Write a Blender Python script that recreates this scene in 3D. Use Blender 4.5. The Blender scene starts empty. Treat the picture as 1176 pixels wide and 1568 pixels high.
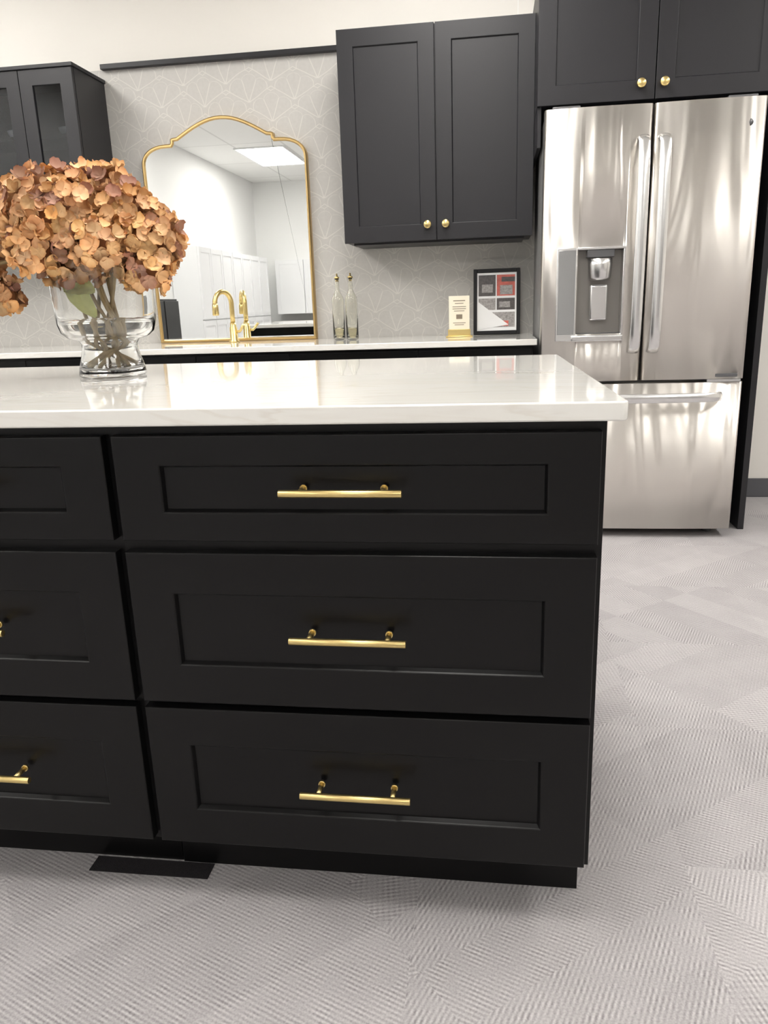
import bpy, bmesh, math, random
from mathutils import Vector, Matrix
random.seed(7)
sc = bpy.context.scene
try:
    sc.view_settings.view_transform = 'Standard'
    sc.view_settings.look = 'None'
except Exception: pass
COL = sc.collection

# ------------------------------------------------------------ materials
def newmat(name):
    m = bpy.data.materials.new(name); m.use_nodes = True
    nt = m.node_tree; b = nt.nodes['Principled BSDF']
    return m, nt, b
def setin(b, k, v):
    if k in b.inputs: b.inputs[k].default_value = v
def mat(name, col, rough=0.5, metal=0.0, var=0.05, vscale=8.0, bump=0.0, bscale=200.0, coat=0.0, spec=0.5):
    m, nt, b = newmat(name)
    tc = nt.nodes.new('ShaderNodeTexCoord')
    n = nt.nodes.new('ShaderNodeTexNoise'); n.inputs['Scale'].default_value = vscale
    nt.links.new(tc.outputs['Object'], n.inputs['Vector'])
    r = nt.nodes.new('ShaderNodeMapRange')
    r.inputs['To Min'].default_value = 1-var; r.inputs['To Max'].default_value = 1+var
    nt.links.new(n.outputs['Fac'], r.inputs['Value'])
    mx = nt.nodes.new('ShaderNodeVectorMath'); mx.operation = 'SCALE'
    mx.inputs[0].default_value = col[:3]
    nt.links.new(r.outputs['Result'], mx.inputs['Scale'])
    nt.links.new(mx.outputs['Vector'], b.inputs['Base Color'])
    setin(b, 'Roughness', rough); setin(b, 'Metallic', metal); setin(b, 'Coat Weight', coat)
    setin(b, 'Specular IOR Level', spec)
    if bump > 0:
        n2 = nt.nodes.new('ShaderNodeTexNoise'); n2.inputs['Scale'].default_value = bscale
        nt.links.new(tc.outputs['Object'], n2.inputs['Vector'])
        bp = nt.nodes.new('ShaderNodeBump'); bp.inputs['Strength'].default_value = bump
        bp.inputs['Distance'].default_value = 0.002
        nt.links.new(n2.outputs['Fac'], bp.inputs['Height'])
        nt.links.new(bp.outputs['Normal'], b.inputs['Normal'])
    return m
def glassmat(name, col=(1,1,1), rough=0.0, ior=1.45):
    m, nt, b = newmat(name)
    setin(b,'Base Color',(*col,1)); setin(b,'Roughness',rough); setin(b,'IOR',ior)
    setin(b,'Transmission Weight',1.0)
    return m

M_BLK = mat('black_cabinet_paint', (0.0036,0.0034,0.0036), 0.29, var=0.04, spec=0.27)
M_BLKU = mat('black_cabinet_paint_lit', (0.0135,0.013,0.0160), 0.42, var=0.04, spec=0.42)  # same cabinet paint, colour lightened for the stronger light on the uppers
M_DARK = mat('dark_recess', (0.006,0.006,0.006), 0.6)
M_BRASS = mat('brushed_brass', (0.75,0.58,0.25), 0.32, 1.0, var=0.04, vscale=60)
M_GOLD = mat('antique_gold', (0.56,0.39,0.17), 0.38, 1.0, var=0.08, vscale=40)
M_WALL = mat('warm_white_wall', (0.79,0.765,0.72), 0.7, var=0.01, vscale=2, bump=0.05, bscale=300)
M_WALLR = mat('cool_white_wall', (0.88,0.885,0.875), 0.7, var=0.01, vscale=2)
M_WHITE = mat('white_cabinet_paint', (0.80,0.81,0.82), 0.4, var=0.01)
M_BASEB = mat('grey_rubber_base', (0.09,0.09,0.10), 0.5)
M_CHROME = mat('polished_steel', (0.80,0.80,0.80), 0.27, 1.0, var=0.02)
M_PLAST = mat('grey_plastic', (0.10,0.10,0.105), 0.25)
M_FSIDE = mat('fridge_side_grey', (0.20,0.20,0.20), 0.4)
M_MIRROR = mat('mirror_glass', (0.97,0.98,0.97), 0.01, 1.0, var=0.0)
M_GLASS = glassmat('clear_glass', (0.99,0.995,0.992))
M_BOTTLE = glassmat('bottle_glass', (0.97,0.97,0.93))
M_WATER = glassmat('water', (0.99,0.99,0.975), ior=1.33)
M_OIL = glassmat('pale_oil', (0.93,0.86,0.62), ior=1.36)
M_CARD = mat('cream_card', (0.80,0.74,0.60), 0.6)
M_PAPER = mat('white_paper', (0.82,0.82,0.82), 0.35)
M_RED = mat('red_print', (0.55,0.10,0.07), 0.4, var=0.4, vscale=60)
M_PGREY = mat('photo_grey', (0.30,0.28,0.27), 0.4, var=0.8, vscale=110)
M_PDARK = mat('photo_dark', (0.06,0.05,0.048), 0.4, var=0.9, vscale=110)
M_INK = mat('ink', (0.22,0.18,0.13), 0.6)
M_BLKFRAME = mat('black_frame', (0.006,0.006,0.007), 0.45, spec=0.25)
M_PATCH = mat('dark_patch', (0.022,0.020,0.022), 0.95, var=0.3, vscale=150, bump=0.6, bscale=500, spec=0.2)
M_STEM = mat('dry_stem', (0.36,0.27,0.14), 0.7, var=0.3, vscale=60)
M_LEAF = mat('pale_leaf', (0.50,0.52,0.20), 0.6, var=0.35, vscale=35)
M_CORE = mat('flower_core', (0.30,0.12,0.045), 0.9, var=0.4, vscale=60)
M_WOOD = mat('brown_wood', (0.16,0.085,0.05), 0.5, var=0.25, vscale=5)

M_PANE, nt, b = newmat('cabinet_pane')
tr = nt.nodes.new('ShaderNodeBsdfTransparent'); tr.inputs[0].default_value=(0.6,0.61,0.63,1)
gl = nt.nodes.new('ShaderNodeBsdfGlossy'); gl.inputs['Roughness'].default_value=0.02
fr = nt.nodes.new('ShaderNodeFresnel'); fr.inputs[0].default_value=1.5
mx = nt.nodes.new('ShaderNodeMixShader')
nt.links.new(fr.outputs[0], mx.inputs[0]); nt.links.new(tr.outputs[0], mx.inputs[1]); nt.links.new(gl.outputs[0], mx.inputs[2])
nt.links.new(mx.outputs[0], nt.nodes['Material Output'].inputs['Surface'])

# stainless
M_STEEL, nt, b = newmat('brushed_stainless')
N = nt.nodes.new; L = nt.links.new
tc = N('ShaderNodeTexCoord')
mp = N('ShaderNodeMapping'); mp.inputs['Scale'].default_value=(5.0,5.0,0.9); L(tc.outputs['Object'], mp.inputs['Vector'])
n1 = N('ShaderNodeTexNoise'); n1.inputs['Scale'].default_value=1.4; n1.inputs['Detail'].default_value=1.0; n1.inputs['Distortion'].default_value=1.1
L(mp.outputs[0], n1.inputs['Vector'])
bp = N('ShaderNodeBump'); bp.inputs['Strength'].default_value=0.9; bp.inputs['Distance'].default_value=0.016
L(n1.outputs['Fac'], bp.inputs['Height']); L(bp.outputs['Normal'], b.inputs['Normal'])
mp2 = N('ShaderNodeMapping'); mp2.inputs['Scale'].default_value=(4,4,900); L(tc.outputs['Object'], mp2.inputs['Vector'])
n2 = N('ShaderNodeTexNoise'); n2.inputs['Scale'].default_value=1.0; L(mp2.outputs[0], n2.inputs['Vector'])
mr = N('ShaderNodeMapRange'); mr.inputs['To Min'].default_value=0.34; mr.inputs['To Max'].default_value=0.42
L(n2.outputs['Fac'], mr.inputs['Value']); L(mr.outputs[0], b.inputs['Roughness'])
setin(b,'Metallic',1.0); setin(b,'Base Color',(0.78,0.745,0.70,1))
setin(b,'Anisotropic',0.85); setin(b,'Anisotropic Rotation',0.25)

# quartz
M_QTZ, nt, b = newmat('white_quartz')
N = nt.nodes.new; L = nt.links.new
tc = N('ShaderNodeTexCoord')
mp = N('ShaderNodeMapping'); mp.inputs['Scale'].default_value=(0.9,5.5,5.0); mp.inputs['Rotation'].default_value=(0,0,0.10)
L(tc.outputs['Object'], mp.inputs['Vector'])
n1 = N('ShaderNodeTexNoise'); n1.inputs['Scale'].default_value=1.9; n1.inputs['Detail'].default_value=6; n1.inputs['Distortion'].default_value=1.0
L(mp.outputs[0], n1.inputs['Vector'])
cr = N('ShaderNodeValToRGB'); e = cr.color_ramp.elements
e[0].position=0.0; e[0].color=(0.80,0.785,0.745,1); e[1].position=1.0; e[1].color=(0.82,0.81,0.775,1)
for p_,c_ in ((0.40,(0.81,0.795,0.755,1)),(0.43,(0.785,0.765,0.72,1)),(0.455,(0.81,0.795,0.755,1)),(0.49,(0.81,0.80,0.76,1)),(0.508,(0.755,0.73,0.68,1)),(0.53,(0.81,0.80,0.765,1))):
    x=cr.color_ramp.elements.new(p_); x.color=c_
L(n1.outputs['Fac'], cr.inputs[0]); L(cr.outputs[0], b.inputs['Base Color'])
setin(b,'Roughness',0.07); setin(b,'Coat Weight',0.4); setin(b,'Coat Roughness',0.02)

def mk_mth(N,L):
    def mth(op, a, bb=None, c=None):
        n = N('ShaderNodeMath'); n.operation=op
        for i,v in enumerate((a,bb,c)):
            if v is None: continue
            if hasattr(v,'is_linked'): L(v, n.inputs[i])
            else: n.inputs[i].default_value=v
        return n.outputs[0]
    return mth
# wallpaper : overlapping fans of petals drawn with thin pale lines
M_PAPERW, nt, b = newmat('fan_wallpaper')
N = nt.nodes.new; L = nt.links.new; mth = mk_mth(N,L)
tc = N('ShaderNodeTexCoord')
wp = N('ShaderNodeTexNoise'); wp.inputs['Scale'].default_value=3.0; L(tc.outputs['Object'], wp.inputs['Vector'])
ws = N('ShaderNodeVectorMath'); ws.operation='SCALE'; ws.inputs['Scale'].default_value=0.06; L(wp.outputs['Color'], ws.inputs[0])
wa = N('ShaderNodeVectorMath'); wa.operation='ADD'; L(tc.outputs['Object'], wa.inputs[0]); L(ws.outputs[0], wa.inputs[1])
sp = N('ShaderNodeSeparateXYZ'); L(wa.outputs[0], sp.inputs[0])
RF = 0.118
U = mth('MULTIPLY', sp.outputs['X'], 1/RF); V = mth('MULTIPLY', sp.outputs['Z'], 1/RF)
Hh = 0.80
k0 = mth('FLOOR', mth('DIVIDE', V, Hh))
def fan(krow):
    par = mth('MODULO', mth('ADD', krow, 100.0), 2.0)
    uu = mth('SUBTRACT', U, par)
    dx = mth('SUBTRACT', uu, mth('MULTIPLY', mth('ROUND', mth('MULTIPLY', uu, 0.5)), 2.0))
    dy = mth('SUBTRACT', V, mth('MULTIPLY', krow, Hh))
    dist = mth('SQRT', mth('ADD', mth('MULTIPLY', dx, dx), mth('MULTIPLY', dy, dy)))
    th = mth('ARCTAN2', dx, dy)
    cs = mth('ABSOLUTE', mth('COSINE', mth('MULTIPLY', th, 4.5)))
    rad = mth('MULTIPLY_ADD', mth('POWER', mth('MAXIMUM', cs, 0.0001), 0.6), 0.20, 0.92)
    e1 = mth('ABSOLUTE', mth('SUBTRACT', dist, rad))
    sn = mth('ABSOLUTE', mth('SINE', mth('MULTIPLY', mth('ADD', th, 0.34907), 4.5)))
    e2 = mth('MULTIPLY', mth('MULTIPLY', sn, dist), 0.2222)
    ins = mth('LESS_THAN', dist, rad)
    lin = mth('MINIMUM', e1, e2)
    return ins, lin
insA, linA = fan(mth('SUBTRACT', k0, 1.0))
insB, linB = fan(k0)
mxl = N('ShaderNodeMix'); mxl.data_type='FLOAT'; L(insA, mxl.inputs[0]); L(linB, mxl.inputs[2]); L(linA, mxl.inputs[3])
ln = N('ShaderNodeMapRange'); ln.inputs['From Min'].default_value=0.008; ln.inputs['From Max'].default_value=0.024
ln.inputs['To Min'].default_value=1; ln.inputs['To Max'].default_value=0; L(mxl.outputs[0], ln.inputs['Value'])
ns = N('ShaderNodeTexNoise'); ns.inputs['Scale'].default_value=70; ns.inputs['Detail'].default_value=4; L(tc.outputs['Object'], ns.inputs['Vector'])
c1 = N('ShaderNodeMix'); c1.data_type='RGBA'; c1.inputs[6].default_value=(0.49,0.475,0.45,1); c1.inputs[7].default_value=(0.56,0.545,0.52,1)
L(ns.outputs['Fac'], c1.inputs[0])
c2 = N('ShaderNodeMix'); c2.data_type='RGBA'; c2.inputs[7].default_value=(0.70,0.68,0.63,1)
L(mth('MULTIPLY', ln.outputs[0], 0.60), c2.inputs[0]); L(c1.outputs[2], c2.inputs[6]); L(c2.outputs[2], b.inputs['Base Color'])
setin(b,'Roughness',0.55)

# carpet
M_CARPET, nt, b = newmat('woven_carpet_tile')
N = nt.nodes.new; L = nt.links.new; mth = mk_mth(N,L)
tc = N('ShaderNodeTexCoord')
off = N('ShaderNodeVectorMath'); off.operation='ADD'; off.inputs[1].default_value=(0.13,0.21,1.0)
L(tc.outputs['Object'], off.inputs[0])
snp = N('ShaderNodeVectorMath'); snp.operation='SNAP'; snp.inputs[1].default_value=(0.50,0.50,5.0)
L(off.outputs[0], snp.inputs[0])
wn = N('ShaderNodeTexWhiteNoise'); wn.noise_dimensions='3D'; L(snp.outputs[0], wn.inputs['Vector'])
ang = mth('MULTIPLY_ADD', mth('ROUND', mth('MULTIPLY', wn.outputs['Value'], 3.0)), 1.5708, 0.38)
vr = N('ShaderNodeVectorRotate'); vr.rotation_type='Z_AXIS'; L(tc.outputs['Object'], vr.inputs['Vector']); L(ang, vr.inputs['Angle'])
s = N('ShaderNodeSeparateXYZ'); L(vr.outputs[0], s.inputs[0])
v2 = N('ShaderNodeVectorRotate'); v2.rotation_type='Z_AXIS'; L(vr.outputs[0], v2.inputs['Vector']); v2.inputs['Angle'].default_value=0.5
sn2 = N('ShaderNodeVectorMath'); sn2.operation='SNAP'; sn2.inputs[1].default_value=(0.55,0.12,5.0); L(v2.outputs[0], sn2.inputs[0])
wn2 = N('ShaderNodeTexWhiteNoise'); L(sn2.outputs[0], wn2.inputs['Vector'])
w2 = N('ShaderNodeSeparateColor'); L(wn2.outputs['Color'], w2.inputs[0])
su = mth('SINE', mth('MULTIPLY', s.outputs['X'], 760.0))
sv = mth('SINE', mth('MULTIPLY', s.outputs['Y'], 760.0))
sw = mth('SINE', mth('MULTIPLY', mth('ADD', mth('MULTIPLY', s.outputs['X'],.80), mth('MULTIPLY', s.outputs['Y'], .60)), 700.0))
sq = mth('SINE', mth('MULTIPLY', mth('ADD', mth('MULTIPLY', s.outputs['X'],.5), mth('MULTIPLY', s.outputs['Y'], -.86)), 620.0))
hA = mth('ADD', mth('MULTIPLY', su, 0.80), mth('MULTIPLY', sv, 0.20))
hB = mth('ADD', mth('MULTIPLY', sw, 0.68), mth('MULTIPLY', sq, 0.32))
hC = mth('ADD', mth('MULTIPLY', sv, 0.75), mth('MULTIPLY', sq, 0.25))
m_ = N('ShaderNodeMix'); m_.data_type='FLOAT'; L(mth('GREATER_THAN', w2.outputs[0], 0.35), m_.inputs[0]); L(hA, m_.inputs[2]); L(hB, m_.inputs[3])
m2_ = N('ShaderNodeMix'); m2_.data_type='FLOAT'; L(mth('GREATER_THAN', w2.outputs[0], 0.65), m2_.inputs[0]); L(m_.outputs[0], m2_.inputs[2]); L(hC, m2_.inputs[3])
h = m2_.outputs[0]
brk = N('ShaderNodeTexNoise'); brk.inputs['Scale'].default_value=30; brk.inputs['Detail'].default_value=4; L(tc.outputs['Object'], brk.inputs['Vector'])
amp = mth('MAXIMUM', mth('MULTIPLY_ADD', brk.outputs['Fac'], 1.0, -0.30), 0.05)
grain = N('ShaderNodeTexNoise'); grain.inputs['Scale'].default_value=300; grain.inputs['Detail'].default_value=3; L(tc.outputs['Object'], grain.inputs['Vector'])
blot = N('ShaderNodeTexNoise'); blot.inputs['Scale'].default_value=9; blot.inputs['Detail'].default_value=4; L(vr.outputs[0], blot.inputs['Vector'])
f1 = mth('ADD', mth('MULTIPLY', h, amp), 0.53)
f2 = mth('ADD', f1, mth('MULTIPLY', mth('SUBTRACT', grain.outputs['Fac'], 0.5), 0.7))
f3 = mth('ADD', f2, mth('MULTIPLY', mth('SUBTRACT', w2.outputs[1], 0.5), 0.12))
wc = N('ShaderNodeSeparateColor'); L(wn.outputs['Color'], wc.inputs[0])
f4 = mth('ADD', f3, mth('MULTIPLY', mth('SUBTRACT', wc.outputs[1], 0.5), 0.08))
f5 = mth('ADD', f4, mth('MULTIPLY', mth('SUBTRACT', blot.outputs['Fac'], 0.5), 0.22))
cr = N('ShaderNodeValToRGB'); e=cr.color_ramp.elements
e[0].position=0.0; e[0].color=(0.155,0.142,0.150,1); e[1].position=1.0; e[1].color=(0.575,0.555,0.555,1)
L(f5, cr.inputs[0]); L(cr.outputs[0], b.inputs['Base Color'])
bp = N('ShaderNodeBump'); bp.inputs['Strength'].default_value=0.35; bp.inputs['Distance'].default_value=0.002
L(f2, bp.inputs['Height']); L(bp.outputs['Normal'], b.inputs['Normal'])
setin(b,'Roughness',0.75); setin(b,'Specular IOR Level',0.35)

# ceiling
M_CEIL, nt, b = newmat('ceiling_tiles')
N = nt.nodes.new; L = nt.links.new
tc = N('ShaderNodeTexCoord')
bk = N('ShaderNodeTexBrick'); bk.offset=0.0; bk.inputs['Scale'].default_value=1.0
bk.inputs['Brick Width'].default_value=0.61; bk.inputs['Row Height'].default_value=1.22; bk.inputs['Mortar Size'].default_value=0.012
bk.inputs['Color1'].default_value=(0.88,0.88,0.86,1); bk.inputs['Color2'].default_value=(0.86,0.86,0.84,1); bk.inputs['Mortar'].default_value=(0.7,0.7,0.68,1)
L(tc.outputs['Object'], bk.inputs['Vector']); L(bk.outputs['Color'], b.inputs['Base Color']); setin(b,'Roughness',0.8)

M_EMIT, nt, b = newmat('light_diffuser')
setin(b,'Base Color',(0.9,0.9,0.9,1)); setin(b,'Emission Color',(1.0,0.97,0.925,1)); setin(b,'Emission Strength',17.0)

M_PETAL, nt, b = newmat('dried_petals')
at = nt.nodes.new('ShaderNodeAttribute'); at.attribute_name='Col'
nt.links.new(at.outputs['Color'], b.inputs['Base Color']); setin(b,'Roughness',0.75)
setin(b,'Specular IOR Level',0.2)

# ------------------------------------------------------------ mesh helpers
def empty(name, loc=(0,0,0)):
    e = bpy.data.objects.new(name, None); COL.objects.link(e); e.location = loc
    e.empty_display_size = 0.05
    return e
def addobj(name, bm, material, parent=None, mats=None):
    me = bpy.data.meshes.new(name); bm.normal_update(); bm.to_mesh(me); bm.free()
    o = bpy.data.objects.new(name, me); COL.objects.link(o)
    if mats:
        for m in mats: me.materials.append(m)
    else: me.materials.append(material)
    if parent is not None:
        o.parent = parent
        o.matrix_parent_inverse = (Matrix.Translation(parent.location) @ parent.rotation_euler.to_matrix().to_4x4()).inverted()
    return o
def bm_box(bm, x0,x1,y0,y1,z0,z1, bev=0.0, seg=2):
    r = bmesh.ops.create_cube(bm, size=1.0)
    vs = r['verts']
    for v in vs:
        v.co = Vector(((x0+x1)/2+v.co.x*(x1-x0), (y0+y1)/2+v.co.y*(y1-y0), (z0+z1)/2+v.co.z*(z1-z0)))
    if bev>0:
        es = list({e for v in vs for e in v.link_edges})
        bmesh.ops.bevel(bm, geom=es, offset=bev, segments=seg, profile=0.5, affect='EDGES')
def box(name, x0,x1,y0,y1,z0,z1, m, parent=None, bev=0.0, seg=2):
    bm = bmesh.new(); bm_box(bm,x0,x1,y0,y1,z0,z1,bev,seg)
    if bev>0:
        bm.normal_update()
        for f in bm.faces:
            a=max(abs(f.normal.x),abs(f.normal.y),abs(f.normal.z)); f.smooth = a<0.999
    return addobj(name,bm,m,parent)
def shaker(name, x0,x1,z0,z1, yf, th, stile, rail, m, parent, recess=0.009, hole=False, bev=0.0016):
    bm = bmesh.new()
    def rect(a,bq,y):
        return [bm.verts.new((x0+a,y,z0+bq)),bm.verts.new((x1-a,y,z0+bq)),bm.verts.new((x1-a,y,z1-bq)),bm.verts.new((x0+a,y,z1-bq))]
    O=rect(0,0,yf); I=rect(stile,rail,yf)
    s2 = 0.004 if not hole else 0
    R=rect(stile+s2,rail+s2,yf+(recess if not hole else th)); B=rect(0,0,yf+th)
    for i in range(4):
        j=(i+1)%4
        bm.faces.new((O[i],O[j],I[j],I[i])); bm.faces.new((I[i],I[j],R[j],R[i])); bm.faces.new((O[j],O[i],B[i],B[j]))
        if hole: bm.faces.new((R[i],R[j],B[j],B[i]))
    if not hole:
        bm.faces.new(R); bm.faces.new(B[::-1])
    es=[]
    for ring in (O,I):
        for i in range(4): es.append(bm.edges.get((ring[i],ring[(i+1)%4])))
    bmesh.ops.recalc_face_normals(bm, faces=bm.faces)
    bmesh.ops.bevel(bm, geom=es, offset=bev, segments=3, profile=0.5, affect='EDGES')
    return addobj(name,bm,m,parent)
def tube(bm, pts, ra, rb=None, ref=Vector((1,0,0)), n=14, cap=True, radii=None):
    rb = rb or ra
    pts=[Vector(p) for p in pts]; rings=[]
    for i,p in enumerate(pts):
        t = (pts[min(i+1,len(pts)-1)]-pts[max(i-1,0)]).normalized()
        s = ref - t*ref.dot(t)
        if s.length<1e-4: s = Vector((0,1,0)) - t*t.y
        s.normalize(); u = t.cross(s)
        k = radii[i] if radii else 1.0
        rings.append([bm.verts.new(p+s*ra*k*math.cos(2*math.pi*j/n)+u*rb*k*math.sin(2*math.pi*j/n)) for j in range(n)])
    for a,bq in zip(rings[:-1],rings[1:]):
        for j in range(n):
            f=bm.faces.new((a[j],a[(j+1)%n],bq[(j+1)%n],bq[j])); f.smooth=True
    if cap:
        bm.faces.new(rings[0][::-1]); bm.faces.new(rings[-1])
def tubeobj(name, pts, ra, m, parent, rb=None, ref=Vector((1,0,0)), n=14, radii=None):
    bm=bmesh.new(); tube(bm,pts,ra,rb,ref,n,True,radii); bmesh.ops.recalc_face_normals(bm,faces=bm.faces)
    return addobj(name,bm,m,parent)
def tomap(c,x,y,z,axis):
    if axis=='Z': return (c[0]+x,c[1]+y,c[2]+z)
    if axis=='-Y': return (c[0]+x,c[1]-z,c[2]+y)
def lathe(name, prof, c, m, parent, n=64, smooth=True, axis='Z'):
    bm=bmesh.new(); rings=[]
    for r,z in prof:
        if r<1e-6: rings.append([bm.verts.new(tomap(c,0,0,z,axis))])
        else: rings.append([bm.verts.new(tomap(c,r*math.cos(2*math.pi*j/n),r*math.sin(2*math.pi*j/n),z,axis)) for j in range(n)])
    for a,bq in zip(rings[:-1],rings[1:]):
        for j in range(n):
            k=(j+1)%n
            if len(a)==1 and len(bq)==1: continue
            if len(a)==1: f=bm.faces.new((a[0],bq[j],bq[k]))
            elif len(bq)==1: f=bm.faces.new((a[j],a[k],bq[0]))
            else: f=bm.faces.new((a[j],a[k],bq[k],bq[j]))
            f.smooth=smooth
    bmesh.ops.recalc_face_normals(bm,faces=bm.faces)
    return addobj(name,bm,m,parent)
def bar_handle(xc, z, yface, parent, name, length=0.187, post=0.063, out=0.036, r=0.0060):
    bm=bmesh.new(); y=yface-out
    tube(bm,[(xc-length/2,y,z),(xc-length/2+0.0008,y,z),(xc+length/2-0.0008,y,z),(xc+length/2,y,z)],r,ref=Vector((0,1,0)),n=18,radii=[0.88,1,1,0.88])
    for s in (-1,1):
        tube(bm,[(xc+s*post,y,z),(xc+s*post,yface+0.002,z)],0.0045,n=12)
        tube(bm,[(xc+s*post,yface-0.003,z),(xc+s*post,yface+0.002,z)],0.006,n=14)
    bmesh.ops.recalc_face_normals(bm,faces=bm.faces)
    return addobj(name,bm,M_BRASS,parent)
def knob(x,z,yface,parent,name):
    return lathe(name,[(0.0,-0.001),(0.008,-0.001),(0.0065,0.004),(0.006,0.012),(0.0145,0.016),(0.018,0.019),(0.018,0.026),(0.0165,0.029),(0.0,0.030)],(x,yface,z),M_BRASS,parent,n=28,axis='-Y')

# ------------------------------------------------------------ room
XL,XR,YF,YB,ZC = -3.67,4.2,-4.1,4.15,2.9
box('floor',XL-.1,XR+.1,YF-.1,YB+.1,-0.1,0,M_CARPET)
box('ceiling',XL-.1,XR+.1,YF-.1,YB+.1,ZC,ZC+.1,M_CEIL)
box('wall_back',XL-.1,XR+.1,YB,YB+.1,0,ZC,M_WALL)
box('wall_left',XL-.1,XL,YF,YB,0,ZC,M_WALLR)
box('wall_right',XR,XR+.1,YF,YB,0,ZC,M_WALL)
box('wall_front',XL-.1,XR+.1,YF-.1,YF,0,ZC,M_WALLR)
box('wallpaper',XL+.005,0.30,YB-0.004,YB-0.0005,0.86,2.25,M_PAPERW)
box('trim_1',-1.977,-0.699,YB-0.035,YB-0.0045,2.246,2.270,M_BLKU,bev=0.002)
box('baseboard_back',1.15,XR,YB-0.012,YB-0.0005,0,0.10,M_BASEB,bev=0.003)
box('baseboard_right',XR-0.012,XR-0.0005,YF,YB-0.02,0,0.10,M_BASEB,bev=0.003)
box('trim_2',0.117,0.120,YB-0.002,YB-0.0005,2.26,ZC,M_CEIL)

for lx in (-2.77,-0.2,2.4):
    for ly in (-2.05,0.95,2.75):
        e=empty('ceiling_light_panel',(lx,ly,ZC-0.01))
        box('diffuser',lx-.29,lx+.29,ly-.59,ly+.59,ZC-0.012,ZC-0.002,M_EMIT,e)
        for a in ((lx-.31,lx-.29,ly-.61,ly+.61),(lx+.29,lx+.31,ly-.61,ly+.61),(lx-.29,lx+.29,ly-.61,ly-.59),(lx-.29,lx+.29,ly+.59,ly+.61)):
            box('frame',a[0],a[1],a[2],a[3],ZC-0.018,ZC-0.0005,M_WHITE,e)

# ------------------------------------------------------------ island
isl=empty('kitchen_island',(-0.9,1.56,0))
IX0,IX1=-1.965,0.168
YFc=1.14
box('carcass',IX0,IX1,YFc,1.98,0.112,0.886,M_BLK,isl,bev=0.001)
box('toe_kick',IX0+.01,-0.603,1.214,1.93,0,0.112,M_BLK,isl)
box('toe_kick_end',-0.600,0.160,1.210,1.93,0,0.112,M_BLK,isl,bev=0.001)
def col(x0,x1,pre):
    xc=(x0+x1)/2
    for k,(z0,z1,rl) in enumerate(((0.696,0.868,0.048),(0.405,0.676,0.0715),(0.121,0.393,0.0715))):
        shaker(f'drawer_front_{pre}_{k+1}',x0,x1,z0,z1,1.12,0.0195,0.0755,rl,M_BLK,isl,bev=0.0024,recess=0.010)
        bar_handle(xc-0.006,(z0+z1)/2+0.002,1.12,isl,f'handle_{pre}_{k+1}')
col(-0.594,0.159,'right'); col(-1.185,-0.610,'middle'); col(-1.955,-1.201,'left')
bm=bmesh.new()
pts=[(-2.0,1.093),(0.190,1.093),(0.168,2.03),(-2.0,2.03)]
lo=[bm.verts.new((x,y,0.8865)) for x,y in pts]; hi=[bm.verts.new((x,y,0.914)) for x,y in pts]
bm.faces.new(lo[::-1]); bm.faces.new(hi)
for i in range(4): bm.faces.new((lo[i],lo[(i+1)%4],hi[(i+1)%4],hi[i]))
vert=[bm.edges.get((lo[i],hi[i])) for i in range(4)]
bmesh.ops.bevel(bm,geom=vert,offset=0.012,segments=5,profile=0.5,affect='EDGES')
es=[e for e in bm.edges if abs(e.verts[0].co.z-e.verts[1].co.z)<1e-5]
bmesh.ops.bevel(bm,geom=es,offset=0.003,segments=3,profile=0.5,affect='EDGES')
bm.normal_update()
for f in bm.faces: f.smooth = abs(f.normal.z)<0.999 and f.calc_area()<0.005
addobj('countertop',bm,M_QTZ,isl)

box('dark_floor_patch',-0.779,-0.536,1.167,1.208,0.0,0.0015,M_PATCH)  # thin dark flat box on the floor by the toe kick

# ------------------------------------------------------------ back base cabinets + counter
bc=empty('base_cabinet',(-1.5,3.8,0))
CT,CB=0.879,0.852
box('carcass',XL+.01,0.184,3.545,YB-.005,0.10,CB-0.001,M_BLK,bc)
box('toe_kick',XL+.01,0.184,3.62,YB-.005,0,0.10,M_BLK,bc)
box('countertop',XL+.006,0.200,3.50,YB-.0045,CB,CT,M_QTZ,bc,bev=0.003)
xs=[-3.6,-3.15,-2.70,-2.255,-1.84,-1.385,-0.93,-0.33,0.182]
for i in range(len(xs)-1):
    a,bq=xs[i]+.002,xs[i+1]-.002
    shaker(f'drawer_front_{i}',a,bq,0.69,0.838,3.525,0.0195,0.06,0.04,M_BLK,bc)
    shaker(f'door_{i}',a,bq,0.115,0.684,3.525,0.0195,0.06,0.06,M_BLK,bc)
    bar_handle((a+bq)/2,0.765,3.525,bc,f'handle_{i}')

# ------------------------------------------------------------ wall cabinets
UZ0,UZ1=1.338,2.242
uc=empty('wall_cabinet',(-0.256,3.98,UZ0))
box('carcass',-0.697,0.185,3.84,YB-.005,UZ0,UZ1,M_BLKU,uc,bev=0.001)
shaker('door_left',-0.698,-0.2585,UZ0-.004,UZ1,3.82,0.0195,0.072,0.072,M_BLKU,uc,recess=0.007)
shaker('door_right',-0.2535,0.186,UZ0-.004,UZ1,3.82,0.0195,0.072,0.072,M_BLKU,uc,recess=0.007)
box('light_rail',-0.66,0.15,3.86,YB-.01,UZ0-0.012,UZ0-0.0002,M_BLKU,uc)
knob(-0.298,1.402,3.82,uc,'knob_1'); knob(-0.213,1.402,3.82,uc,'knob_2')

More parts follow.
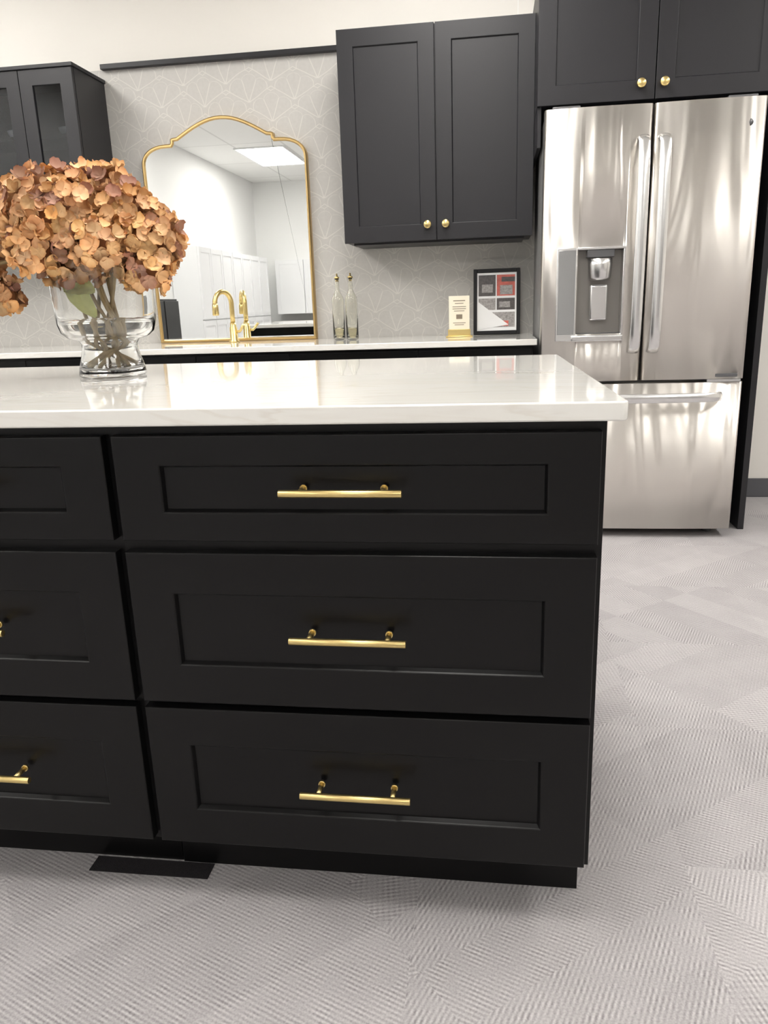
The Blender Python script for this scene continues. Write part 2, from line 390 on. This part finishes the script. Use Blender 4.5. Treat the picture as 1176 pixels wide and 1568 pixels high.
gc=empty('glass_door_wall_cabinet',(-2.6,3.98,UZ0))
GX0,GX1,GT=-3.09,-1.978,2.185
box('side_right',GX1-0.018,GX1,3.84,YB-.005,UZ0,GT,M_BLKU,gc)
box('side_left',GX0,GX0+0.018,3.84,YB-.005,UZ0,GT,M_BLKU,gc)
box('top',GX0+.018,GX1-.018,3.84,YB-.005,GT-.02,GT,M_BLKU,gc)
box('bottom',GX0+.018,GX1-.018,3.84,YB-.005,UZ0,UZ0+0.02,M_BLKU,gc)
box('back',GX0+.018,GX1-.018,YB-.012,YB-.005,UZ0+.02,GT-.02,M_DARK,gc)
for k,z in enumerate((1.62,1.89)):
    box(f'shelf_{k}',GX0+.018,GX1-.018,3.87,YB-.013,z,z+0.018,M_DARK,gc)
w=(GX1-GX0)/4
for k in range(4):
    a=GX0+k*w+.0015; bq=GX0+(k+1)*w-.0015
    shaker(f'door_{k}',a,bq,UZ0-.004,GT,3.82,0.0195,0.066,0.070,M_BLKU,gc,hole=True)
    box(f'pane_{k}',a+.062,bq-.062,3.829,3.832,UZ0+.062,GT-.066,M_PANE,gc)
box('crown',GX0-.0,GX1+.008,3.812,YB-.005,GT+.001,GT+.018,M_BLKU,gc,bev=0.002)
def bowl(c,r,h,par,name):
    lathe(name,[(r*.45,0),(r*.5,0.004),(r*.9,h*.7),(r,h),(r*.96,h),(r*.86,h*.7),(r*.4,.008),(0,.008)],c,M_WHITE,par,n=32)
for k,x in enumerate((-2.12,-2.40,-2.68)):
    bowl((x,4.0,1.638),0.07,0.06,gc,f'bowl_{k}')
    bowl((x,4.0,1.909),0.055,0.05,gc,f'cup_{k}')
    bowl((x,4.0,1.358),0.06,0.05,gc,f'dish_{k}')

# fridge surround
fc=empty('refrigerator_cabinet',(0.65,3.8,0))
FY=3.54
box('carcass',0.186,1.119,FY+.02,YB-.005,1.818,2.335,M_BLKU,fc,bev=.001)
shaker('door_left',0.184,0.648,1.814,2.335,FY,0.0195,0.072,0.072,M_BLKU,fc,recess=0.007)
shaker('door_right',0.652,1.117,1.814,2.335,FY,0.0195,0.072,0.072,M_BLKU,fc,recess=0.007)
box('side_panel',1.12,1.146,FY-.0,YB-.013,0,2.335,M_BLKU,fc,bev=.001)
box('filler_panel',0.187,0.202,FY+.02,YB-.006,1.66,1.817,M_BLKU,fc,bev=.001)
knob(0.592,1.870,FY,fc,'knob_1'); knob(0.682,1.870,FY,fc,'knob_2')

# ------------------------------------------------------------ refrigerator
fr_=empty('refrigerator',(0.63,3.75,0))
FX0,FX1,FYf=0.208,1.047,3.40
box('body',FX0+.004,FX1-.004,3.475,4.12,0.03,1.76,M_FSIDE,fr_,bev=.004)
for k,x in enumerate((FX0+.07,FX1-.07)):
    lathe(f'foot_front_{k}',[(0,0),(0.02,0),(0.02,0.03),(0,0.03)],(x,3.52,0),M_PLAST,fr_,n=20,smooth=False)
    lathe(f'foot_back_{k}',[(0,0),(0.02,0),(0.02,0.03),(0,0.03)],(x,4.05,0),M_PLAST,fr_,n=20,smooth=False)
box('hinge_cover_left',FX0+.03,FX0+.14,3.43,3.56,1.760,1.785,M_PLAST,fr_,bev=.004)
box('hinge_cover_right',FX1-.14,FX1-.03,3.43,3.56,1.760,1.785,M_PLAST,fr_,bev=.004)
box('toe_grille',FX0+.02,FX1-.02,3.47,3.50,0.03,0.05,M_PLAST,fr_)
def door(name,x0,x1,z0,z1,bulge=0.008,cut=None):
    bm=bmesh.new(); prof=[(x0,3.472)]
    R=0.014; nseg=24
    for i in range(6):
        a=i/5*math.pi/2
        prof.append((x0+R-R*math.cos(a), FYf+bulge+R-R*math.sin(a)))
    for i in range(1,nseg):
        x=x0+R+(x1-x0-2*R)*i/nseg; u=(x-x0)/(x1-x0)*2-1
        prof.append((x,FYf+bulge*u*u))
    for i in range(6):
        a=(5-i)/5*math.pi/2
        prof.append((x1-R+R*math.cos(a), FYf+bulge+R-R*math.sin(a)))
    prof.append((x1,3.472))
    lo=[bm.verts.new((x,y,z0)) for x,y in prof]; hi=[bm.verts.new((x,y,z1)) for x,y in prof]
    n=len(prof)
    for i in range(n-1):
        f=bm.faces.new((lo[i],lo[i+1],hi[i+1],hi[i])); f.smooth=True
    bm.faces.new((lo[n-1],lo[0],hi[0],hi[n-1])); bm.faces.new(lo[::-1]); bm.faces.new(hi)
    bmesh.ops.recalc_face_normals(bm,faces=bm.faces)
    o=addobj(name,bm,M_STEEL,fr_)
    if cut:
        bm=bmesh.new(); bm_box(bm,*cut)
        c=addobj('cutter',bm,M_PLAST)
        md=o.modifiers.new('b','BOOLEAN'); md.object=c; md.operation='DIFFERENCE'; md.solver='EXACT'
        bpy.context.view_layer.update()
        dg=bpy.context.evaluated_depsgraph_get()
        me=bpy.data.meshes.new_from_object(o.evaluated_get(dg)); o.modifiers.clear(); o.data=me
        bpy.data.objects.remove(c)
    return o
DX0,DX1,DXm,DZ0,DZ1=0.2675,0.545,0.352,0.868,1.247
XM=0.6275
door('door_left',FX0,XM-.003,0.700,1.771,cut=(DXm,DX1-.006,3.30,3.458,DZ0+.03,DZ1-.006))
door('door_right',XM+.003,FX1,0.700,1.771)
door('freezer_drawer',FX0,FX1,0.042,0.686,bulge=0.010)
box('dispenser_control_panel',DX0,DXm-.001,FYf-.004,FYf+.02,DZ0+.002,DZ1,M_CHROME,fr_,bev=.003)
box('dispenser_panel_glass',DX0+.008,DXm-.008,FYf-.0055,FYf-.003,DZ0+.03,DZ1-.01,mat('control_glass',(0.34,0.34,0.345),0.08,0.8),fr_,bev=.001)
box('dispenser_frame_top',DXm,DX1,FYf-.004,FYf+.015,DZ1-.010,DZ1,M_CHROME,fr_,bev=.002)
box('dispenser_frame_right',DX1-.010,DX1,FYf-.004,FYf+.015,DZ0+.02,DZ1-.010,M_CHROME,fr_,bev=.002)
box('dispenser_tray',DXm-.02,DX1,FYf-.016,FYf+.055,DZ0+.0,DZ0+.026,M_CHROME,fr_,bev=.006,seg=3)
M_DIS=mat('dispenser_cavity',(0.26,0.245,0.23),0.3,0.4)
xa,xb,za,zb=DXm,DX1-.006,DZ0+.03,DZ1-.006
box('cavity_back',xa+.001,xb-.001,3.452,3.4575,za+.001,zb-.001,M_DIS,fr_)
box('cavity_left',xa+.0005,xa+.004,FYf+.012,3.452,za+.001,zb-.001,M_DIS,fr_)
box('cavity_right',xb-.004,xb-.0005,FYf+.012,3.452,za+.001,zb-.001,M_DIS,fr_)
box('cavity_top',xa+.004,xb-.004,FYf+.012,3.452,zb-.004,zb-.001,M_DIS,fr_)
box('cavity_floor',xa+.004,xb-.004,FYf+.012,3.452,za+.001,za+.004,M_PLAST,fr_)
cx=(xa+xb)/2
box('dispenser_head',cx-.055,cx+.055,FYf+.0,3.452,zb-.035,zb-.004,M_PLAST,fr_,bev=.004)
lathe('dispenser_spout',[(0,0),(0.040,0),(0.046,.01),(0.050,.06),(0.050,.085),(0,.085)],(cx,3.425,zb-.125),M_CHROME,fr_,n=32)
box('dispenser_paddle',cx-.036,cx+.036,3.425,3.440,za+.055,za+.20,M_CHROME,fr_,bev=.008,seg=3)
box('paddle_arm',cx-.018,cx+.018,3.438,3.4525,za+.06,za+.17,M_PLAST,fr_,bev=.003)
def vhandle(x,name):
    pts=[]; z0,z1=0.815,1.655
    pts.append((x,3.41,z0+.006)); pts.append((x,3.375,z0+.008)); pts.append((x,3.352,z0+.03))
    for i in range(1,12):
        u=i/12; pts.append((x,3.345-0.012*math.sin(math.pi*u),z0+.03+(z1-z0-.06)*u))
    pts.append((x,3.352,z1-.03)); pts.append((x,3.375,z1-.008)); pts.append((x,3.41,z1-.006))
    tubeobj(name,pts,0.022,M_CHROME,fr_,rb=0.009,n=24)
vhandle(0.588,'handle_left'); vhandle(0.667,'handle_right')
pts=[]; x0,x1=0.30,0.955; zz=0.630
pts+=[(x0,3.41,zz),(x0+.004,3.375,zz),(x0+.03,3.350,zz)]
for i in range(1,14):
    u=i/14; pts.append((x0+.03+(x1-x0-.06)*u,3.345-.014*math.sin(math.pi*u),zz))
pts+=[(x1-.03,3.350,zz),(x1-.004,3.375,zz),(x1,3.41,zz)]
tubeobj('freezer_handle',pts,0.020,M_CHROME,fr_,rb=0.009,ref=Vector((0,0,1)),n=20)
lathe('badge',[(0,0),(0.013,0),(0.013,.002),(0,.0022)],(0.985,FYf+.006,1.68),M_PLAST,fr_,n=24,axis='-Y')
box('name_plate',0.93,1.02,FYf+.0015,FYf+.006,0.708,0.722,M_PLAST,fr_,bev=.001)
box('drawer_latch_plate',0.90,1.035,FYf+.004,3.47,0.6875,0.6985,M_CHROME,fr_)

# ------------------------------------------------------------ mirror
mr_=empty('wall_mirror',(-1.367,4.12,CT))
mc=-1.367
half=[(0.440,0.0),(0.440,0.900)]
for i in range(1,9):
    a=i/8*math.pi/2
    half.append((0.300+0.140*math.cos(a)**0.9, 0.900+0.098*math.sin(a)**0.9))
half+=[(0.278,0.998),(0.274,1.003),(0.272,1.022),(0.262,1.026),(0.240,1.028)]
for i in range(1,9):
    a=i/8
    x=0.240*(1-a); zz=1.028+0.088*math.sin(a*math.pi/2)
    half.append((x,zz))
full=[(mc+x,CT+0.001+z) for x,z in half]+[(mc-x,CT+0.001+z) for x,z in half[::-1][1:]]
def offset_poly(P,d):
    out=[]; n=len(P)
    for i in range(n):
        a=Vector(P[i-1]); bq=Vector(P[i]); c=Vector(P[(i+1)%n])
        t1=(bq-a).normalized(); t2=(c-bq).normalized()
        n1=Vector((-t1.y,t1.x)); n2=Vector((-t2.y,t2.x))
        nn=(n1+n2)
        if nn.length<1e-6: nn=n1
        nn.normalize(); k=1/max(0.5,nn.dot(n1))
        out.append(tuple(bq+nn*d*k))
    return out
inner=offset_poly(full,0.017)
bm=bmesh.new(); n=len(full)
y0,y1=4.108,4.1445
fo=[bm.verts.new((x,y0+.004,z)) for x,z in full]; fob=[bm.verts.new((x,y1,z)) for x,z in full]
mid=[bm.verts.new((x,y0,z)) for x,z in offset_poly(full,0.005)]
mid2=[bm.verts.new((x,y0,z)) for x,z in offset_poly(full,0.012)]
fi=[bm.verts.new((x,y0+.012,z)) for x,z in inner]
for i in range(n):
    j=(i+1)%n
    for A,B in ((fob,fo),(fo,mid),(mid,mid2),(mid2,fi),(fi,fob)):
        bm.faces.new((A[i],A[j],B[j],B[i]))
bmesh.ops.recalc_face_normals(bm,faces=bm.faces)
addobj('frame',bm,M_GOLD,mr_)
bm=bmesh.new()
vs=[bm.verts.new((x,y0+.011,z)) for x,z in offset_poly(full,0.0155)]
f=bm.faces.new(vs); bmesh.ops.triangulate(bm,faces=[f]); bm.normal_update()
addobj('mirror_glass',bm,M_MIRROR,mr_)

# ------------------------------------------------------------ faucet
fx,fy=-1.350,4.005
fa=empty('kitchen_faucet',(fx,fy,CT))
lathe('base',[(0,0),(0.028,0),(0.028,.006),(0.021,.012),(0.020,.075),(0.016,.08),(0.016,.10),(0,.10)],(fx,fy,CT+.0003),M_BRASS,fa,n=32)
d=Vector((-0.45,-0.89,0)).normalized(); R=0.058
pts=[(fx,fy,CT+.09),(fx,fy,CT+.15),(fx,fy,CT+.20)]
for i in range(1,13):
    a=i/12*math.pi; p=Vector((fx,fy,CT+.20))+d*(R-R*math.cos(a))+Vector((0,0,R*math.sin(a))); pts.append(tuple(p))
e_=Vector(pts[-1]); pts.append((e_.x,e_.y,e_.z-.01))
tubeobj('gooseneck',pts,0.0125,M_BRASS,fa,ref=Vector((0.89,-0.45,0)),n=18)
tubeobj('spray_head',[(e_.x,e_.y,e_.z),(e_.x,e_.y,e_.z-.02),(e_.x,e_.y,e_.z-.055),(e_.x,e_.y,e_.z-.06)],0.0160,M_BRASS,fa,n=20,radii=[.85,1,1.05,.9])
tubeobj('lever',[(fx,fy,CT+.055),(fx+.035,fy-.005,CT+.055),(fx+.042,fy-.006,CT+.062),(fx+.062,fy-.02,CT+.09)],0.0070,M_BRASS,fa,ref=Vector((0,1,0)),n=12)

# ------------------------------------------------------------ bottles
def bottle(x,y,h,name,fill):
    e=empty(name,(x,y,CT)); r=0.031
    o=[(0,0),(r-.003,0),(r,.004),(r,h*.60),(r*.93,h*.64),(r*.5,h*.72),(0.011,h*.77),(0.0105,h*.90),(0.014,h*.905),(0.014,h*.925)]
    i=[(0.0085,h*.925),(0.008,h*.77),(r*.5-.003,h*.715),(r*.93-.0035,h*.635),(r-.0035,h*.60),(r-.0035,.007),(0,.006)]
    lathe('glass',o+i,(x,y,CT+.0003),M_BOTTLE,e,n=36)
    rr=r-.0042
    lathe('liquid',[(0,.0078),(rr,.0078),(rr,fill),(0,fill)],(x,y,CT+.0003),M_OIL,e,n=36)
    lathe('stopper',[(0,h*.88),(0.0076,h*.88),(0.0076,h*.926),(0.0125,h*.928),(0.0125,h*.95),(0.005,h*.955),(0.0035,h*1.0),(0,h*1.0)],(x,y,CT+.0003),M_BRASS,e,n=20)
bottle(-0.778,3.985,0.325,'glass_bottle',0.05)
bottle(-0.704,3.955,0.325,'glass_bottle',0.05)

# ------------------------------------------------------------ small sign
sg=empty('counter_sign',(-0.158,3.90,CT))
box('card',-0.208,-0.107,3.902,3.905,0.912,1.075,M_CARD,sg)
box('stand_foot',-0.222,-0.092,3.875,3.935,CT+.0003,CT+.006,M_BRASS,sg,bev=.002)
box('stand_lip',-0.213,-0.102,3.893,3.899,CT+.006,0.916,M_BRASS,sg,bev=.001)
box('stand_back',-0.206,-0.109,3.9055,3.909,CT+.006,1.06,M_BRASS,sg,bev=.001)
for k,(a,bq,z,hh) in enumerate(((.022,.080,1.050,.004),(.030,.072,1.038,.003),(.018,.084,1.022,.003),(.018,.084,1.012,.003),(.025,.076,1.002,.003),(.036,.066,.965,.022),(.020,.082,.945,.003),(.028,.074,.936,.003))):
    box(f'text_{k}',-0.208+a,-0.208+bq,3.9012,3.9021,z,z+hh,M_INK,sg)

# ------------------------------------------------------------ framed picture (leaning back)
pf=empty('framed_picture',(0.026,4.0,CT+.004))
W,H=0.232,0.322
def pbox(name,x0,x1,y0,y1,z0,z1,m,bev=0):
    bm=bmesh.new(); bm_box(bm,x0,x1,y0,y1,z0,z1,bev)
    o=addobj(name,bm,m); o.parent=pf; return o
fw=0.018
pbox('frame_left',-W/2,-W/2+fw,0,.018,0,H,M_BLKFRAME,.002); pbox('frame_right',W/2-fw,W/2,0,.018,0,H,M_BLKFRAME,.002)
pbox('frame_top',-W/2+fw,W/2-fw,0,.018,H-fw,H,M_BLKFRAME,.002); pbox('frame_bottom',-W/2+fw,W/2-fw,0,.018,0,fw,M_BLKFRAME,.002)
pbox('paper',-W/2+fw,W/2-fw,.008,.014,fw,H-fw,M_PAPER)
w0=W-2*fw; h0=H-2*fw
def pr(n_,u0,u1,v0,v1,m,dy=.0072):
    pbox(n_,-W/2+fw+u0*w0,-W/2+fw+u1*w0,dy,.0081,fw+v0*h0,fw+v1*h0,m)
pr('photo_1',.04,.47,.60,.96,M_PDARK); pr('photo_1b',.12,.40,.66,.80,M_PGREY,.0068)
pr('photo_2',.50,.96,.60,.96,M_RED); pr('photo_2b',.58,.90,.62,.78,M_PGREY,.0068); pr('photo_2c',.62,.96,.84,.92,M_PDARK,.0068)
pr('photo_3',.04,.47,.36,.56,M_PGREY); pr('photo_4',.50,.96,.36,.56,M_PDARK); pr('photo_4b',.56,.84,.40,.50,M_PGREY,.0068)
pr('photo_5',.35,.96,.06,.32,M_PGREY); pr('photo_5b',.40,.80,.08,.17,M_RED,.0068)
bm=bmesh.new()
tri=[(-W/2+fw,.0060,fw+.02*h0),(-W/2+fw+.80*w0,.0060,fw+.10*h0),(-W/2+fw+.30*w0,.0060,fw+.36*h0),(-W/2+fw,.0060,fw+.52*h0)]
a_=[bm.verts.new(p) for p in tri]; b_=[bm.verts.new((p[0],.0078,p[2])) for p in tri]
bm.faces.new(a_); bm.faces.new(b_[::-1])
for i in range(4): bm.faces.new((a_[i],b_[i],b_[(i+1)%4],a_[(i+1)%4]))
bmesh.ops.recalc_face_normals(bm,faces=bm.faces)
o=addobj('reflection_shape',bm,M_PAPER); o.parent=pf  # white reflection in the picture glass, modelled as a flat shape
pf.rotation_euler=(math.radians(-9),0,0)

# ------------------------------------------------------------ vase + bouquet
VX,VY,VZ=-0.866,1.690,0.9142
va=empty('flower_vase',(VX,VY,VZ))
outer=[(0,0),(0.068,0),(0.0735,.003),(0.0745,.010),(0.072,.022),(0.066,.042),(0.0620,.060),(0.0610,.073),(0.066,.081),(0.088,.088),(0.101,.099),(0.1075,.118),(0.110,.15),(0.1125,.20),(0.114,.24),(0.115,.268)]
innr=[(0.1120,.2695),(0.1110,.24),(0.1095,.20),(0.1070,.15),(0.1042,.120),(0.0970,.104),(0.086,.0935),(0.063,.086),(0.0577,.073),(0.0588,.060),(0.0625,.042),(0.067,.026),(0.064,.016),(0,.014)]
lathe('glass',outer+innr,(VX,VY,VZ),M_GLASS,va,n=96)
wat=[(0,.0155),(0.0625,.0175),(0.0655,.026),(0.0612,.042),(0.0575,.060),(0.0565,.073),(0.0618,.087),(0.0845,.0948),(0.0955,.1055),(0.1025,.1210),(0.1035,.128),(0,.128)]
lathe('water',wat,(VX,VY,VZ),M_WATER,va,n=96)

bq_=empty('hydrangea_bouquet',(VX,VY,VZ+.3))
heads=[(-0.925,1.640,1.245,0.105),(-0.755,1.690,1.195,0.078),(-1.115,1.700,1.245,0.090),(-0.870,1.735,1.275,0.095),
       (-1.165,1.66,1.155,0.060),(-1.010,1.690,1.255,0.088),(-0.805,1.700,1.240,0.085),(-0.930,1.83,1.24,0.10),(-0.90,1.64,1.180,0.074),(-1.22,1.74,1.22,0.08),(-0.745,1.65,1.140,0.048),(-0.80,1.80,1.21,0.08),(-1.10,1.66,1.10,0.045),(-0.82,1.60,1.19,0.050),(-0.945,1.58,1.185,0.055)]
import colorsys
bm=bmesh.new(); clay=bm.verts.layers.float_color.new('Col')
def petal(bm,M,L_,wd,base,edge,curl,tw):
    us=(0,.3,.6,.85,1.0); ws=(.10,.44,.58,.46,.12)
    rows=[]
    for u,w_ in zip(us,ws):
        row=[]
        for s in (-1,-.5,0,.5,1):
            x=u*L_-abs(s)*0.05*L_*(u>.9); y=s*w_*wd
            z=curl*u*u*L_+ (s*s)*0.38*w_*L_ + tw*s*u*L_*.3 + random.uniform(-1,1)*.06*L_*u
            v=bm.verts.new(M@Vector((x,y,z)))
            k=min(1,max(u**2.2, abs(s)**2*u*1.1)); k=max(0,min(1,k*0.85+random.uniform(-.08,.08)))
            c=[base[i]*(1-k)+edge[i]*k for i in range(3)]
            v[clay]=(c[0],c[1],c[2],1)
            row.append(v)
        rows.append(row)
    for a,c in zip(rows[:-1],rows[1:]):
        for i in range(4):
            f=bm.faces.new((a[i],a[i+1],c[i+1],c[i])); f.smooth=True
golden=math.pi*(3-math.sqrt(5))
for hi_,(hx,hy,hz,hr) in enumerate(heads):
    n=int(190*(hr/0.1)**2); C=Vector((hx,hy,hz))
    for i in range(n):
        t=(i+.5)/n; zz=1-2*t; rr=math.sqrt(max(0,1-zz*zz)); ph=i*golden
        nrm=Vector((rr*math.cos(ph),rr*math.sin(ph),zz))
        if nrm.z<-0.8: continue
        p=C+nrm*hr*random.uniform(.82,1.05)*(1 if nrm.z>0 else .94)
        bad=False
        for k,(ax,ay,az,ar) in enumerate(heads):
            if k!=hi_ and (p-Vector((ax,ay,az))).length<ar*.80: bad=True;break
        if bad: continue
        nr=(nrm+Vector((random.uniform(-.5,.5),random.uniform(-.65,.35),random.uniform(-.35,.50)))).normalized()
        q=nr.to_track_quat('Z','Y').to_matrix().to_4x4()
        hue=random.uniform(.060,.077); sat=random.uniform(.66,.78); val=random.uniform(.62,.93)
        if random.random()<.12: hue,sat,val=random.uniform(.035,.05),random.uniform(.60,.72),random.uniform(.36,.52)
        base=colorsys.hsv_to_rgb(hue+.010,sat*.88,val); edge=colorsys.hsv_to_rgb(hue-.008,min(1,sat*1.10),val*.72)
        L_=random.uniform(.0165,.0215); np_=4 if random.random()<.8 else 5
        a0=random.uniform(0,6.28); curl=random.uniform(.0,.75)
        for j in range(np_):
            M=Matrix.Translation(p)@q@Matrix.Rotation(a0+j*2*math.pi/np_+random.uniform(-.12,.12),4,'Z')@Matrix.Rotation(random.uniform(-.45,.1),4,'Y')
            petal(bm,M,L_,L_*.98,base,edge,curl+random.uniform(-.2,.2),random.uniform(-.8,.8))
addobj('florets',bm,M_PETAL,bq_)
bm=bmesh.new()
for hx,hy,hz,hr in heads:
    bmesh.ops.create_icosphere(bm,subdivisions=2,radius=hr*.80,matrix=Matrix.Translation((hx,hy,hz)))
for f in bm.faces: f.smooth=True
addobj('flower_core',bm,M_CORE,bq_)
bm=bmesh.new()
k=0
for hx,hy,hz,hr in heads[:9]:
    a=k*2.4; k+=1
    wx,wy=VX+.030*math.cos(a),VY+.030*math.sin(a)
    bx,by=VX-.042*math.cos(a+.5),VY-.042*math.sin(a+.5)
    rx=VX+max(-.080,min(.080,(hx-VX)*.45)); ry=VY+max(-.06,min(.06,(hy-VY)*.45))
    P=[Vector((hx,hy,hz)),Vector((rx,ry,VZ+.27)),Vector(((rx+wx)/2,(ry+wy)/2,VZ+.17)),Vector((wx,wy,VZ+.080)),Vector(((wx+bx)/2,(wy+by)/2,VZ+.05)),Vector((bx,by,VZ+.020))]
    Q=[]
    for i in range(len(P)-1):
        p0=P[max(i-1,0)];p1=P[i];p2=P[i+1];p3=P[min(i+2,len(P)-1)]
        for s_ in range(5):
            t=s_/5
            Q.append(0.5*((2*p1)+(-p0+p2)*t+(2*p0-5*p1+4*p2-p3)*t*t+(-p0+3*p1-3*p2+p3)*t**3))
    Q.append(P[-1])
    tube(bm,Q,.0042,n=10)
bmesh.ops.recalc_face_normals(bm,faces=bm.faces)
addobj('stems',bm,M_STEM,bq_)
def leaf(bm,base,direc,nrm,Lf,Wf,droop):
    d=Vector(direc).normalized(); nn=Vector(nrm); nn=(nn-d*nn.dot(d)).normalized(); s=d.cross(nn)
    rows=[]
    for i in range(11):
        u=i/10; w_=Wf*math.sin(math.pi*min(1,u*.96+.02))**.7*(1-.25*u)
        c=Vector(base)+d*Lf*u+Vector((0,0,-droop*u*u))
        rows.append([bm.verts.new(c+s*w_*v+nn*(abs(v)*w_*.25+.003*math.sin(u*20+v*3))) for v in (-1,-.5,0,.5,1)])
    for a,c in zip(rows[:-1],rows[1:]):
        for i in range(4):
            f=bm.faces.new((a[i],a[i+1],c[i+1],c[i])); f.smooth=True
bm=bmesh.new()
leaf(bm,(-0.872,1.655,1.045),(-.45,-.10,.75),(.1,-1,.2),0.12,0.024,.02)
leaf(bm,(-0.865,1.65,1.10),(-.75,-.15,.40),(.1,-.9,.5),0.075,0.022,.03)
addobj('leaves',bm,M_LEAF,bq_)

# ------------------------------------------------------------ showroom behind the camera (seen in mirror / steel)
wc_=empty('white_wall_cabinet',(-2.2,-3.9,.93))
box('carcass',-3.3,-0.6,YF+.005,YF+.33,.93,1.73,M_WHITE,wc_)
wb_=empty('white_base_cabinet',(-2.2,-3.8,0))
box('carcass',-3.3,-0.6,YF+.005,YF+.60,0,.80,M_WHITE,wb_)
box('countertop',-3.3,-0.58,YF+.005,YF+.63,.801,.83,M_QTZ,wb_)
def rear_door(x0,x1,z0,z1,y,par,nm):
    bm=bmesh.new(); bm_box(bm,x0,x1,y,y+.02,z0,z1,.002)
    bm_box(bm,x0,x0+.06,y+.02,y+.026,z0,z1); bm_box(bm,x1-.06,x1,y+.02,y+.026,z0,z1)
    bm_box(bm,x0+.06,x1-.06,y+.02,y+.026,z0,z0+.06); bm_box(bm,x0+.06,x1-.06,y+.02,y+.026,z1-.06,z1)
    addobj(nm,bm,M_WHITE,par)
for i in range(6):
    a=-3.3+i*.45
    rear_door(a+.006,a+.444,.935,1.725,YF+.33,wc_,f'door_{i}')
    rear_door(a+.006,a+.444,.11,.79,YF+.60,wb_,f'door_{i}')
tl=empty('white_tall_cabinet',(-3.5,-2.3,0))
box('carcass',XL+.005,XL+.33,-3.4,-0.6,0,1.75,M_WHITE,tl)
for i in range(7):
    y=-3.4+i*.4
    bm=bmesh.new(); X=XL+.33
    for (zA,zB) in ((.93,1.745),(.10,.915)):
        bm_box(bm,X,X+.018,y+.006,y+.394,zA,zB)
        bm_box(bm,X+.018,X+.024,y+.006,y+.06,zA,zB); bm_box(bm,X+.018,X+.024,y+.34,y+.394,zA,zB)
        bm_box(bm,X+.018,X+.024,y+.06,y+.34,zA,zA+.06); bm_box(bm,X+.018,X+.024,y+.06,y+.34,zB-.06,zB)
    addobj(f'door_{i}',bm,M_WHITE,tl)
ds=empty('dark_display_cabinet',(-3.4,.6,0))
box('carcass',XL+.005,XL+.43,0.36,1.1,0,1.16,M_BLK,ds,bev=.003)
for i in range(2):
    box(f'door_{i}',XL+.431,XL+.45,0.37+i*.37,0.72+i*.37,.1,1.14,M_BLK,ds,bev=.003)
dr=empty('door_1',(1.7,YF,0))  # unseen brown door, added to give dark bands in the fridge reflections
box('added_door_leaf',1.3,2.2,YF+.002,YF+.045,0.005,2.08,M_WOOD,dr,bev=.003)
box('added_casing_left',1.22,1.3,YF+.002,YF+.06,0,2.15,M_BLK,dr); box('added_casing_right',2.2,2.28,YF+.002,YF+.06,0,2.15,M_BLK,dr); box('added_casing_top',1.3,2.2,YF+.002,YF+.06,2.08,2.15,M_BLK,dr)
tp=empty('added_dark_cabinet',(3.5,YF+.3,0))  # unseen dark cabinet, added so the fridge steel reflects something dark
box('carcass',3.1,3.9,YF+.005,YF+.6,0,2.2,M_BLKU,tp)
for i in range(2): box(f'door_{i}',3.1+i*.4+.003,3.5+i*.4-.003,YF+.601,YF+.62,.1,2.19,M_BLKU,tp,bev=.003)

# ------------------------------------------------------------ world & camera
w=bpy.data.worlds.new('world'); sc.world=w; w.use_nodes=True
w.node_tree.nodes['Background'].inputs[0].default_value=(0.8,0.85,0.9,1)
w.node_tree.nodes['Background'].inputs[1].default_value=0.3
cam=bpy.data.cameras.new('camera'); co=bpy.data.objects.new('camera',cam); COL.objects.link(co)
f=Vector((-0.1383,0.9544,-0.2646)).normalized()
u=Vector((-0.0038,0.2665,0.9638)); u=(u-f*u.dot(f)).normalized(); r=f.cross(u)
R3=Matrix((r,u,-f)).transposed()
co.matrix_world=Matrix.Translation((0,0,1.057))@R3.to_4x4()
cam.sensor_fit='VERTICAL'; cam.sensor_height=36.0; cam.lens=1170/1568*36
cam.clip_start=0.05; cam.clip_end=50
sc.camera=co
